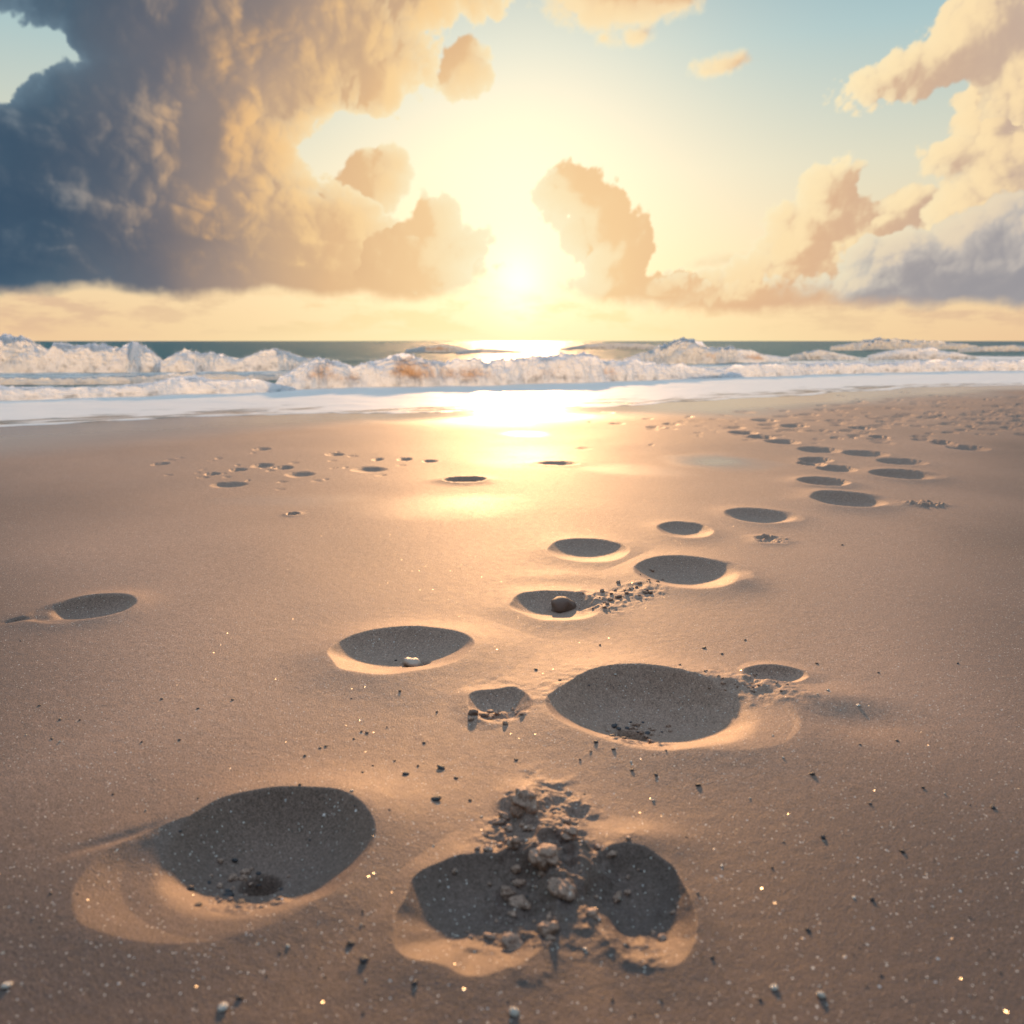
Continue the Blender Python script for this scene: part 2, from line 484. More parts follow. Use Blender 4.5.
foot('wide footprint beside a trail of crumbs in the middle of the trail',
     bowl(706, 574, 46, 14, 0.016, rim=0.4, seed=12), bowl(686, 574, 53, 16.5, 0.046, rim=0.25, seed=13))
foot('small reddish footprint between two wide ones', bowl(686, 531, 28, 8, 0.026, rim=0.3, seed=14))
foot('shallow wide footprint with a lit right lip, sixth from the front on the right', bowl(775, 516.5, 30, 6, 0.012, rim=0.4, seed=15), bowl(760, 516, 35, 7.4, 0.036, rim=0.25, seed=16))
foot('flat little dent below the wide shallow footprint', bowl(771, 539.5, 18, 4, 0.014, rim=0.4, seed=17, wob=0.15))
foot('broad grey footprint far up the right-hand trail', bowl(868, 500, 32, 6.5, 0.016, rim=0.4, seed=18), bowl(850, 500, 36, 8.5, 0.060, rim=0.25, seed=19))
foot('narrow dark footprint left of the broad grey one', bowl(824, 481.5, 25, 4.8, 0.045, rim=0.3, seed=20))
foot('footprint with a pale lip right above the broad grey one', bowl(918, 475, 26, 4.2, 0.014, rim=0.4, seed=21), bowl(903, 474.5, 30, 5.2, 0.050, rim=0.25, seed=22))
foot('lone shadowed footprint at the left edge of the beach', bowl(78, 617, 52, 13, 0.016, tilt=5, rim=0.4, seed=23), bowl(93, 612.5, 44, 13.5, 0.048, tilt=4, rim=0.22, seed=24))
for (x, y, w, h) in [(837, 468, 20, 3.4), (812, 463, 14, 2.6), (816, 459.5, 17, 2.6), (820, 450.5, 22, 3.0), (866, 454, 24, 3.0), (902, 461.5, 25, 3.2),
                     (783, 443, 18, 2.6), (760, 438.5, 16, 2.2), (743, 434, 16, 2.0), (968, 448, 20, 2.8), (795, 426, 14, 1.9), (862, 428, 12, 1.8),
                     (765, 420, 14, 1.8), (880, 437, 10, 1.6), (940, 442, 12, 1.7)]:
    foot('small far footprint in the trail leading to the surf', bowl(x, y, w, h, 0.040, rim=0.10, seed=len(FOOT) + 30))
for (x, y, w, h) in [(228, 484, 20, 2.8), (300, 474.5, 15, 2.6), (262, 466, 12, 2.2), (284, 468, 9, 1.8), (335, 455, 10, 1.6), (262, 449.5, 9, 1.4), (160, 463.5, 10, 1.5), (238, 470, 9, 1.6), (212, 474, 8, 1.5)]:
    foot('small dark hollow in the scuffed sand at the left', bowl(x, y, w, h, 0.022, rim=0.04, seed=len(FOOT) + 30, wob=0.12))
for (x, y, w, h) in [(369, 470, 18, 2.8), (405, 460, 8, 1.6), (378, 460, 6, 1.2), (430, 462, 8, 1.3)]:
    foot('small brown hollow left of the bright wet patch', bowl(x, y, w, h, 0.022, rim=0.04, seed=len(FOOT) + 30, wob=0.10))
foot('orange hollow at the edge of the bright wet patch', bowl(465, 482.5, 22, 3.2, 0.045, rim=0.3, seed=91))
foot('flat orange hollow inside the bright wet patch', bowl(557, 465, 22, 2.2, 0.02, rim=0.3, seed=92, wob=0.15))
foot('lone tiny hollow on the smooth sand left of centre', bowl(293, 514.5, 7, 1.6, 0.02, rim=0.3, seed=93))
N_FOOT = len(FOOT)

# churned sand far to the right: many small dents and crumbs (part of the sheet)
churn = []
for k in range(330):
    px = 1120 - abs(random.gauss(0, 1)) * 190
    py = random.gauss(417 - (px - 850) * 0.015, 13)
    if px < 600 or py < 388 + (1024 - px) * 0.02 or py > 448:
        continue
    w = random.uniform(3, 13) * (py - 340) / 85
    churn.append(bowl(px, py, w, max(0.7, w * random.uniform(.09, .17)), random.uniform(.016, .028), rim=0.0, seed=200 + k, wob=0.18))
for k in range(30):
    px, py = random.gauss(285, 62), random.gauss(468, 8)
    if py < 448: continue
    w = random.uniform(2, 7)
    churn.append(bowl(px, py, w, max(0.6, w * .15), random.uniform(.006, .012), rim=0.0, seed=700 + k, wob=0.2))
for k in range(36):
    px, py = random.gauss(705, 60), random.gauss(428, 9)
    w = random.uniform(2, 8)
    churn.append(bowl(px, py, w, max(0.6, w * .15), random.uniform(.006, .012), rim=0.0, seed=800 + k, wob=0.2))

SHORE_P = np.array([0.0, 9.1]); SHORE_T = np.array([0.876, 0.482]); SHORE_N = np.array([-0.482, 0.876])


def shore_d(x, y):
    """distance past the edge of the swash, seaward positive"""
    d = (x - SHORE_P[0]) * SHORE_N[0] + (y - SHORE_P[1]) * SHORE_N[1]
    s = (x - SHORE_P[0]) * SHORE_T[0] + (y - SHORE_P[1]) * SHORE_T[1]
    return d + 0.35 * np.sin(s * 0.55 + 0.6) + 0.18 * vnoise(s * 0.9, s * 0.0) + 0.05 * vnoise(s * 4.0, s * 0 + 3.0)


# soft mounds / ridges: px, py, half width px, half height px, height m, tilt
MOUNDS = []


def mound(cx, cy, hw, hh, h, tilt=0.0):
    b = bowl(cx, cy, hw, hh, h, tilt=tilt)
    MOUNDS.append(b)


mound(365, 812, 90, 46, 0.016, -10)      # lip between the two front prints
mound(640, 842, 60, 22, 0.012)
mound(118, 842, 58, 16, -0.007, 18)      # soft groove behind it
mound(60, 620, 40, 7, -0.012, 6)
mound(18, 625, 14, 3, -0.016, 3)
mound(830, 700, 60, 16, 0.010)
mound(860, 722, 60, 20, -0.010)
mound(430, 690, 70, 20, 0.006)
mound(700, 690, 40, 20, 0.004)
mound(925, 503, 26, 3, 0.016)
mound(560, 575, 60, 8, 0.008)
mound(740, 582, 28, 10, 0.012)
# the heap of clods between the lobes
mound(527, 806, 30, 26, 0.030, 0)
mound(548, 852, 36, 30, 0.026, -8)
mound(558, 884, 26, 22, 0.012)
mound(600, 868, 22, 16, 0.006)
mound(604, 925, 18, 40, 0.005)


def height(x, y, with_churn=True):
    x = np.asarray(x, float); y = np.asarray(y, float)
    z = 0.010 * vnoise(x * 0.7, y * 0.5) + 0.0045 * fbm(x * 2.2, y * 1.6, 3.0, 2)
    # beach face falls under the sea
    sd = shore_d(x, y)
    z = z * sstep(1.0, -3.0, sd) - 0.035 * sstep(-2.5, 0.3, sd) - 0.10 * np.clip(sd, 0, 40) * 0.3
    for m in MOUNDS:
        ca, sa = math.cos(m['ang']), math.sin(m['ang'])
        R_ = 2.2 * max(m['a'], m['b'])
        k = np.nonzero((np.abs(x - m['c'][0]) < R_) & (np.abs(y - m['c'][1]) < R_))
        if len(k[0]) == 0: continue
        dx, dy = x[k] - m['c'][0], y[k] - m['c'][1]
        u, v = (dx * ca + dy * sa) / m['a'], (-dx * sa + dy * ca) / m['b']
        r2 = u * u + v * v
        z[k] += m['d'] * np.exp(-r2 * 1.6)
    foot_id = np.full(x.shape, -1, np.int32)
    dist = np.zeros_like(x)          # disturbed (crumbly) sand
    lists = [(i, b) for i, f in enumerate(FOOT) for b in f['bowls']]
    if with_churn:
        lists += [(-1, b) for b in churn]
    # bowls take the deepest, rims add up
    cut = np.zeros_like(x); add = np.zeros_like(x)
    for i, b in lists:
        R_ = 2.3 * max(b['a'], b['b'])
        k = np.nonzero((np.abs(x - b['c'][0]) < R_) & (np.abs(y - b['c'][1]) < R_))
        if len(k[0]) == 0: continue
        ca, sa = math.cos(b['ang']), math.sin(b['ang'])
        dx, dy = x[k] - b['c'][0], y[k] - b['c'][1]
        u, v = (dx * ca + dy * sa) / b['a'], (-dx * sa + dy * ca) / b['b']
        r = np.sqrt(u * u + v * v) + 1e-9
        th = np.arctan2(v, u)
        r = r * (1 + b['wob'] * fbm(np.cos(th) * 1.3 + b['seed'] * 3.7, np.sin(th) * 1.3, b['seed'], 2) * 1.6)
        lean = 0.26 * np.clip(1 - r * r, 0, 1)          # deepest towards the far side: steep far wall, gentle near slope
        re_ = np.where(r < 1, np.sqrt(u * u + (v - lean) ** 2) * r / np.sqrt(u * u + v * v + 1e-12), r)
        ins = np.clip(1 - np.clip(re_, 0, 1.2) ** b['q'], 0, 1) ** b['s']
        dz = -(b['d'] + b['rim']) * ins
        if b['nub']:
            nu, nv, nr, nd = b['nub']
            rr = np.sqrt((u - nu) ** 2 + (v - nv) ** 2) / nr
            dz = dz - nd * sstep(1.0, 0.45, rr)
        cut[k] = -((-np.minimum(cut[k], 0)) ** 2.2 + (-np.minimum(dz, 0)) ** 2.2) ** (1 / 2.2)
        rr = (r - 1.0) / b['rimw']
        rimz = b['rim'] * np.where(r > 1, np.exp(-np.abs(rr) ** 1.4 * 0.9), 1.0)
        add[k] = np.maximum(add[k], rimz)
        if i >= 0:
            sel = (r < 1.06) & (foot_id[k] < 0)
            tmp = foot_id[k]; tmp[sel] = i; foot_id[k] = tmp
        else:
            tmp = dist[k]; dist[k] = np.maximum(tmp, sstep(1.5, 0.9, r) * 0.7)
    z = z + add + cut
    # crumbly zones (photo px, radius px)
    for (cx, cy, hw, hh, amp) in [(545, 855, 62, 80, 0.008), (560, 900, 120, 70, 0.004), (635, 690, 150, 24, 0.0022), (770, 690, 40, 18, 0.0035),
                                  (605, 600, 34, 12, 0.005), (640, 590, 24, 8, 0.004), (250, 885, 46, 26, 0.006), (640, 738, 34, 14, 0.006), (500, 712, 26, 10, 0.008),
                                  (925, 503, 22, 3, 0.012), (770, 539, 18, 4, 0.010), (640, 958, 34, 20, 0.004)]:
        b = bowl(cx, cy, hw, hh, amp)
        R_ = 1.6 * max(b['a'], b['b'])
        k = np.nonzero((np.abs(x - b['c'][0]) < R_) & (np.abs(y - b['c'][1]) < R_))
        if len(k[0]) == 0: continue
        u, v = (x[k] - b['c'][0]) / b['a'], (y[k] - b['c'][1]) / b['b']
        w = sstep(1.25, 0.5, np.sqrt(u * u + v * v) + 0.25 * vnoise(x[k] * 30, y[k] * 30))
        n = fbm(x[k] * 42, y[k] * 42, 2.0, 3, 0.55)
        z[k] += amp * w * np.clip(n + 0.15, -0.5, 1) * 1.6
        dist[k] = np.maximum(dist[k], w)
    # fine ripples of the grain everywhere
    z = z + 0.0003 * fbm(x * 60, y * 60, 5.0, 2)
    return z, foot_id, dist


# ---- the sand sheet: rows get denser towards the eye; columns fan out
OFF = 0.35
pys = np.concatenate([np.arange(1150, 352, -0.75), np.arange(352, 343.5, -1.5)])
yy = np.array([G(512, p)[1] for p in pys])
near = np.linspace(-OFF + 0.02, yy[0], 24)[:-1]
yy = np.concatenate([near, yy, [120., 200.]])
yy = np.unique(yy)
tt = np.concatenate([-np.geomspace(0.8, 40, 26)[::-1], np.linspace(-0.795, 0.795, 1330), np.geomspace(0.8, 40, 26)])
TT, YY = np.meshgrid(tt, yy)
XX = TT * (YY + OFF)
ZZ, FID, DIS = height(XX.ravel(), YY.ravel())
ZZ = ZZ.reshape(XX.shape)
V3 = np.stack([XX, YY, ZZ], -1).reshape(-1, 3)
quads = grid_faces(len(yy), len(tt))
# smooth normals of the whole sheet so the pieces shade as one
P3 = V3.reshape(len(yy), len(tt), 3)
du = np.gradient(P3, axis=1); dv = np.gradient(P3, axis=0)
NRM = np.cross(du, dv); NRM /= np.linalg.norm(NRM, axis=-1, keepdims=True) + 1e-12
NRM = NRM.reshape(-1, 3)


def sand_material():
    m, nt, out = new_mat('beach_sand')
    P = nt.node('ShaderNodeNewGeometry').outputs['Position']
    bs = nt.node('ShaderNodeBsdfPrincipled')
    sp = nt.node('ShaderNodeSeparateXYZ'); nt.put(sp.inputs[0], P)
    wet_a = nt.node('ShaderNodeAttribute', attribute_name='wet').outputs['Fac']
    pool_a = nt.node('ShaderNodeAttribute', attribute_name='pool').outputs['Fac']
    P2 = nt.vm('MULTIPLY', P, (1, 1, 0.6))
    big = nt.noise(P2, 1.3, 4, 0.55)
    mid = nt.noise(P2, 38, 3, 0.6)
    grain = nt.m('ADD', nt.m('MULTIPLY', nt.noise(P2, 560, 1, 0.6), 0.6), nt.m('MULTIPLY', nt.noise(P2, 210, 2, 0.7), 0.4))
    cell = nt.vor(P2, 620, 'F1', 'Color')
    cs = nt.node('ShaderNodeSeparateColor'); nt.put(cs.inputs[0], cell)
    col = nt.ramp(nt.m('ADD', nt.m('MULTIPLY', big, 0.5), nt.m('MULTIPLY', mid, 0.5)),
                  [(0.3, (0.300, 0.194, 0.142, 1)), (0.7, (0.380, 0.250, 0.186, 1))])
    col = nt.mix(1.0, col, nt.ramp(grain, [(0.34, (0.42, 0.40, 0.39, 1)), (0.5, (1, 1, 1, 1)), (0.66, (1.7, 1.65, 1.6, 1))]), 'MULTIPLY')
    shaded = nt.node('ShaderNodeAttribute', attribute_name='shaded').outputs['Fac']
    col = nt.mix(shaded, col, nt.mix(1.0, col, (0.25, 0.29, 0.37, 1), 'MULTIPLY'))     # painted shade: sand colour falls off towards the viewer and the sides
    # single dark and quartz grains
    col = nt.mix(nt.rng(cs.outputs[0], 0.975, 0.985), col, (0.09, 0.075, 0.07, 1))
    col = nt.mix(nt.rng(cs.outputs[1], 0.992, 0.995), col, (0.85, 0.78, 0.66, 1))
    col = nt.mix(nt.m('MULTIPLY', wet_a, 0.75), col, (0.56, 0.45, 0.35, 1))      # sky sheen on the swash's water film, painted in as pale colour
    nt.put(bs.inputs['Base Color'], col)
    rough = nt.m('MULTIPLY_ADD', wet_a, -0.48, 0.68)
    rough = nt.m('ADD', rough, nt.m('MULTIPLY', nt.m('SUBTRACT', mid, 0.5), 0.12))
    rough = nt.m('MAXIMUM', nt.m('MULTIPLY_ADD', pool_a, -0.22, rough), 0.10)
    nt.put(bs.inputs['Roughness'], rough)
    bs.inputs['IOR'].default_value = 1.5; bs.inputs['Specular Tint'].default_value = (1.0, 0.72, 0.46, 1)
    spec = nt.m('MULTIPLY_ADD', wet_a, -0.62, 0.78)
    nt.put(bs.inputs['Specular IOR Level'], spec)
    dry = nt.m('SUBTRACT', 1.0, nt.m('MAXIMUM', nt.m('MULTIPLY', wet_a, 0.80), pool_a))
    hgt = nt.m('ADD', nt.m('MULTIPLY', grain, 0.0010), nt.m('MULTIPLY', nt.vor(P2, 420, 'F1', 'Distance'), 0.0010))
    hgt = nt.m('ADD', hgt, nt.m('MULTIPLY', nt.noise(P2, 170, 2, 0.6), 0.0005))
    bp = nt.node('ShaderNodeBump'); bp.inputs['Distance'].default_value = 1.0
    nt.put(bp.inputs['Height'], hgt); nt.put(bp.inputs['Strength'], nt.m('MULTIPLY_ADD', dry, 0.46, 0.03))
    # facets of single quartz grains catch the sun
    gl = nt.vor(P2, 300, 'F1', 'Color')
    gs = nt.node('ShaderNodeSeparateColor'); nt.put(gs.inputs[0], gl)
    nt.put(bs.inputs['Normal'], bp.outputs[0])
    g2 = nt.node('ShaderNodeBsdfGlossy'); g2.inputs['Roughness'].default_value = 0.28
    g2.inputs['Color'].default_value = (1, 0.93, 0.82, 1)
    nv = nt.vm('NORMALIZE', nt.vm('ADD', nt.vm('MULTIPLY', nt.vm('SUBTRACT', gl, (0.5, 0.5, 0.5)), (1.3, 1.3, 0)), (0, 0, 1)))
    nt.put(g2.inputs['Normal'], nv)
    g3 = nt.vor(P2, 210, 'F1', 'Color'); g4 = nt.node('ShaderNodeSeparateColor'); nt.put(g4.inputs[0], g3)
    fac = nt.m('MULTIPLY', nt.rng(g4.outputs[2], 0.9945, 0.9965), nt.rng(nt.vor(P2, 210, 'F1', 'Distance'), 0.45, 0.35))
    fac = nt.m('MULTIPLY', fac, nt.m('MULTIPLY', dry, 0.40))
    ms = nt.node('ShaderNodeMixShader'); nt.put(ms.inputs[0], fac)
    nt.l.new(bs.outputs[0], ms.inputs[1]); nt.l.new(g2.outputs[0], ms.inputs[2])
    nt.l.new(ms.outputs[0], out.inputs[0])
    return m


SAND = sand_material()
x_, y_ = V3[:, 0], V3[:, 1]
sd_ = shore_d(x_, y_)
# wetness: the swash zone, plus sheen that thins up the beach
dist_line = -sd_
wet = sstep(2.3 + 0.9 * sstep(-1, -4, x_), 0.6, dist_line + 0.35 * vnoise(x_ * 0.8, y_ * 0.8))
wet = np.maximum(wet, 0.06 * sstep(7.5, 2.0, dist_line) * (0.75 + 0.5 * vnoise(x_ * 0.55 + 9, y_ * 0.9)))
pool = np.zeros_like(wet)
for (cx, cy, hw, hh, a) in [(530, 455, 95, 14, 0.14), (715, 462, 60, 9, 0.8), (290, 500, 90, 8, 0.25), (640, 470, 70, 7, 0.22), (525, 434, 30, 4, 0.4), (420, 505, 100, 12, 0.2)]:
    c = G(cx, cy); a_ = hw / F * c[1]; b_ = (G(cx, cy - hh)[1] - G(cx, cy + hh)[1]) / 2
    r = np.sqrt(((x_ - c[0]) / a_) ** 2 + ((y_ - c[1]) / b_) ** 2) + 0.6 * fbm(x_ * 1.6, y_ * 2.2, cx, 4)
    pool = np.maximum(pool, a * sstep(1.25, 0.2, r))
wet = np.clip(np.maximum(wet, pool * 0.7), 0, 1)
wet *= 1 - 0.7 * DIS
pool *= 1 - DIS

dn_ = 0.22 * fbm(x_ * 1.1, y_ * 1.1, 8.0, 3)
shaded = np.maximum(sstep(1.60, 0.72, y_ + dn_), 0.75 * sstep(0.40, 0.72, np.abs(x_ / (y_ + 0.2)) + dn_ * 0.5))  # light falloff put into the sand colour, near and at the sides
shaded *= 1 - 0.6 * sstep(5.0, 2.5, -sd_)
ffid = FID[quads]
# a face belongs to a footprint when all its corners lie in it
same = (ffid == ffid[:, :1]).all(1)
face_id = np.where(same, ffid[:, 0], -1)


def piece(name, fsel, parent=None, **props):
    q = quads[fsel]
    used, inv = np.unique(q, return_inverse=True)
    me = mesh_from(name, V3[used], inv.ravel(), np.full(len(q), 4), SAND)
    vattr(me, 'wet', wet[used]); vattr(me, 'pool', pool[used]); vattr(me, 'shaded', shaded[used])
    me.normals_split_custom_set_from_vertices(NRM[used].astype(np.float32))
    return obj(name, me, parent, **props)


sand = piece('sand', np.nonzero(face_id < 0)[0], kind='structure')
for i, f in enumerate(FOOT):
    k = np.nonzero(face_id == i)[0]
    if len(k) < 2:
        continue
    piece('footprint', k, sand, label=f['label'])
# the beach behind the viewer, coarse
n = 40
gx, gy = np.meshgrid(np.linspace(-60, 60, n), np.linspace(-60, -OFF + 0.02, 20))
bv = np.stack([gx, gy, -0.012 + 0.01 * vnoise(gx, gy)], -1).reshape(-1, 3)
bme = mesh_from('sand', bv, grid_faces(20, n).ravel(), np.full(19 * (n - 1), 4), SAND)
vattr(bme, 'wet', np.zeros(len(bv))); vattr(bme, 'pool', np.zeros(len(bv)))
obj('sand', bme, kind='structure')


def ground_z(x, y):
    z, _, _ = height(np.atleast_1d(np.float64(x)), np.atleast_1d(np.float64(y)))
    return z


# ================================================================= SEA
SEA_Z = -0.045


def water_material():
    m, nt, out = new_mat('sea_water')
    tc = nt.node('ShaderNodeTexCoord'); P = tc.outputs['Object']
    foam_a = nt.node('ShaderNodeAttribute', attribute_name='foam').outputs['Fac']
    bs = nt.node('ShaderNodeBsdfPrincipled')
    near = nt.noise(nt.vm('MULTIPLY', P, (1.0, 1.6, 1)), 0.5, 4, 0.6)
    col = nt.mix(near, (0.020, 0.130, 0.165, 1), (0.045, 0.190, 0.210, 1))
    sh = nt.node('ShaderNodeAttribute', attribute_name='shallow').outputs['Fac']
    col = nt.mix(nt.m('MULTIPLY', sh, 0.9), col, (0.46, 0.36, 0.27, 1))       # sand seen through the thin wash
    nt.put(bs.inputs['Base Color'], col)
    bs.inputs['Roughness'].default_value = 0.28; bs.inputs['IOR'].default_value = 1.33; bs.inputs['Specular IOR Level'].default_value = 0.06
    h = nt.m('ADD', nt.m('MULTIPLY', nt.noise(nt.vm('MULTIPLY', P, (0.6, 1.6, 1)), 1.2, 5, 0.65), 0.45),
             nt.m('MULTIPLY', nt.noise(P, 9.0, 3, 0.6), 0.012))
    bp = nt.node('ShaderNodeBump'); bp.inputs['Strength'].default_value = 0.9; bp.inputs['Distance'].default_value = 1.0
    nt.put(bp.inputs['Height'], h); nt.put(bs.inputs['Normal'], bp.outputs[0])
    # foam: lacy cells stretched along the shore
    rot = nt.node('ShaderNodeMapping'); nt.put(rot.inputs[0], P); rot.inputs['Rotation'].default_value = (0, 0, -0.50)
    fp = nt.vm('MULTIPLY', rot.outputs[0], (0.7, 2.0, 1))
    fw = nt.vm('ADD', fp, nt.vm('SCALE', nt.noise(fp, 1.5, 3, 0.5, True), scale=0.6))
    v = nt.vor(fw, 2.2, 'F1', 'Distance', 2.0, 0.6)
    n2 = nt.noise(fp, 1.1, 6, 0.65)
    lace = nt.m('ADD', nt.m('MULTIPLY', v, 0.6), nt.m('MULTIPLY', n2, 0.8))
    mask = nt.rng(nt.m('ADD', lace, nt.m('MULTIPLY_ADD', foam_a, 1.25, -1.25)), 0.30, 0.62)
    fo = nt.node('ShaderNodeBsdfPrincipled')
    fcol = nt.mix(nt.noise(fp, 7.0, 4, 0.6), (0.86, 0.80, 0.72, 1), (0.98, 0.92, 0.82, 1))
    nt.put(fo.inputs['Base Color'], fcol); fo.inputs['Roughness'].default_value = 0.5; fo.inputs['Specular IOR Level'].default_value = 0.12
    fb = nt.node('ShaderNodeBump'); fb.inputs['Strength'].default_value = 0.7
    nt.put(fb.inputs['Height'], nt.m('MULTIPLY', nt.m('ADD', nt.noise(fp, 6.0, 5, 0.65), lace), 0.012)); fb.inputs['Distance'].default_value = 1.0
    nt.put(fo.inputs['Normal'], fb.outputs[0])
    ms = nt.node('ShaderNodeMixShader'); nt.put(ms.inputs[0], mask)
    nt.l.new(bs.outputs[0], ms.inputs[1]); nt.l.new(fo.outputs[0], ms.inputs[2])
    nt.l.new(ms.outputs[0], out.inputs[0])
    return m


WATER = water_material()
# fan of rows out to the horizon, edge cut along the swash line
pr = np.concatenate([np.arange(432, 346, -0.5), np.arange(346, 341.6, -0.2)])
ys = np.array([G(512, p, SEA_Z)[1] for p in pr])
ys = np.concatenate([np.linspace(0.5, ys[0], 30)[:-1], ys, [1600, 3000, 6000, 14000]])
ts = np.concatenate([-np.geomspace(0.85, 30, 30)[::-1], np.linspace(-0.84, 0.84, 620), np.geomspace(0.85, 30, 30)])
T2, Y2 = np.meshgrid(ts, ys)
X2 = T2 * (Y2 + OFF)
sd2 = shore_d(X2, Y2)
Z2 = np.full_like(X2, SEA_Z)
far = sstep(8, 22, sd2) * sstep(900, 120, Y2)
Z2 += far * (0.16 * fbm(X2 * 0.10 + 0.05 * Y2, Y2 * 0.22, 0, 3) + 0.06 * fbm(X2 * 0.7, Y2 * 1.2, 2, 2)) - 0.04 * far
Z2 += sstep(0.2, 2.0, sd2) * 0.012 * fbm(X2 * 1.6, Y2 * 2.6, 1.0, 3)
Z2 += 0.017 * np.exp(-((sd2 - 0.12) / 0.12) ** 2)          # small lip of the swash
foam = (0.52 + 0.26 * sstep(0.3, 1.6, sd2)) * sstep(9.0, 3.0, sd2) + 0.30 * sstep(0.5, 3.0, sd2) + 0.45 * np.exp(-((sd2 - 0.16) / 0.07) ** 2)
foam = np.where(sd2 > 9, 0.62 * sstep(26, 12, sd2 + 4 * vnoise(X2 * 0.12, Y2 * 0.2)), foam)
foam += 0.42 * sstep(0.35, 0.75, fbm(X2 * 0.09, Y2 * 0.16, 7, 3) + 0.25) * sstep(70, 25, sd2) * sstep(9, 14, sd2)
keep_v = (sd2 > -0.4).ravel()
qs = grid_faces(len(ys), len(ts))
qs = qs[keep_v[qs].all(1)]
used, inv = np.unique(qs, return_inverse=True)
SV3 = np.stack([X2, Y2, Z2], -1).reshape(-1, 3)
sme = mesh_from('sea', SV3[used], inv.ravel(), np.full(len(qs), 4), WATER)
vattr(sme, 'foam', np.clip(foam, 0, 1).ravel()[used]); vattr(sme, 'shallow', sstep(3.2, 0.4, sd2).ravel()[used])
obj('sea', sme, kind='structure')


# ================================================================= BREAKING WAVES
def foam_material():
    m, nt, out = new_mat('wave_foam')
    tc = nt.node('ShaderNodeTexCoord'); P = tc.outputs['Object']
    fa = nt.node('ShaderNodeAttribute', attribute_name='foam').outputs['Fac']
    n = nt.noise(P, 5.0, 6, 0.65)
    mask = nt.rng(nt.m('ADD', nt.m('MULTIPLY_ADD', n, 0.9, -0.45), fa), 0.15, 0.85)
    df = nt.node('ShaderNodeBsdfDiffuse')
    fcol = nt.mix(nt.noise(P, 11, 4, 0.6), (0.82, 0.85, 0.87, 1), (0.93, 0.93, 0.92, 1))
    nt.put(df.inputs[0], fcol)
    tr = nt.node('ShaderNodeBsdfTranslucent'); tr.inputs[0].default_value = (0.80, 0.88, 0.98, 1)
    fb = nt.node('ShaderNodeBump'); fb.inputs['Strength'].default_value = 0.8; fb.inputs['Distance'].default_value = 1.0
    nt.put(fb.inputs['Height'], nt.m('MULTIPLY', nt.noise(P, 12, 3, 0.55), 0.008))
    nt.put(df.inputs['Normal'], fb.outputs[0])
    m1 = nt.node('ShaderNodeMixShader'); nt.put(m1.inputs[0], nt.m('MULTIPLY_ADD', nt.node('ShaderNodeAttribute', attribute_name='mist').outputs['Fac'], 0.38, 0.40))
    nt.l.new(df.outputs[0], m1.inputs[1]); nt.l.new(tr.outputs[0], m1.inputs[2])
    wb = nt.node('ShaderNodeBsdfPrincipled'); wb.inputs['Roughness'].default_value = 0.15; wb.inputs['IOR'].default_value = 1.33
    wr = nt.node('ShaderNodeAttribute', attribute_name='murk').outputs['Fac']
    nt.put(wb.inputs['Base Color'], nt.mix(wr, (0.035, 0.085, 0.10, 1), (0.26, 0.17, 0.11, 1)))
    nt.put(wb.inputs['Normal'], fb.outputs[0])
    wt = nt.node('ShaderNodeBsdfTranslucent'); wt.inputs[0].default_value = (0.58, 0.42, 0.29, 1)
    m0 = nt.node('ShaderNodeMixShader'); nt.put(m0.inputs[0], nt.m('MULTIPLY', wr, 0.45))
    nt.l.new(wb.outputs[0], m0.inputs[1]); nt.l.new(wt.outputs[0], m0.inputs[2])
    ms = nt.node('ShaderNodeMixShader'); nt.put(ms.inputs[0], mask)
    nt.l.new(m0.outputs[0], ms.inputs[1]); nt.l.new(m1.outputs[0], ms.inputs[2])
    # airborne spray is thin: half see-through
    tp = nt.node('ShaderNodeBsdfTransparent'); m3 = nt.node('ShaderNodeMixShader')
    nt.put(m3.inputs[0], nt.m('MULTIPLY', nt.node('ShaderNodeAttribute', attribute_name='thin').outputs['Fac'], 0.5))
    nt.l.new(ms.outputs[0], m3.inputs[1]); nt.l.new(tp.outputs[0], m3.inputs[2])
    nt.l.new(m3.outputs[0], out.inputs[0])
    return m


FOAM = foam_material()


def droplets_mesh(pts, sizes):
    n = len(pts)
    d1 = rng.normal(0, 1, (n, 3)); d1 /= np.linalg.norm(d1, axis=1, keepdims=True)
    d2 = np.cross(d1, rng.normal(0, 1, (n, 3))); d2 /= np.linalg.norm(d2, axis=1, keepdims=True)
    r = sizes[:, None] * 1.25
    v = np.stack([pts + d1 * r, pts - d1 * r * 0.5 + d2 * r * 0.87, pts - d1 * r * 0.5 - d2 * r * 0.87], 1).reshape(-1, 3)
    f = np.arange(3 * n).reshape(-1, 3)
    me = mesh_from('spray', v, f.ravel(), np.full(len(f), 3), FOAM, False)
    vattr(me, 'foam', np.ones(len(v))); vattr(me, 'murk', np.zeros(len(v))); vattr(me, 'mist', np.ones(len(v))); vattr(me, 'thin', np.ones(len(v)))
    return me


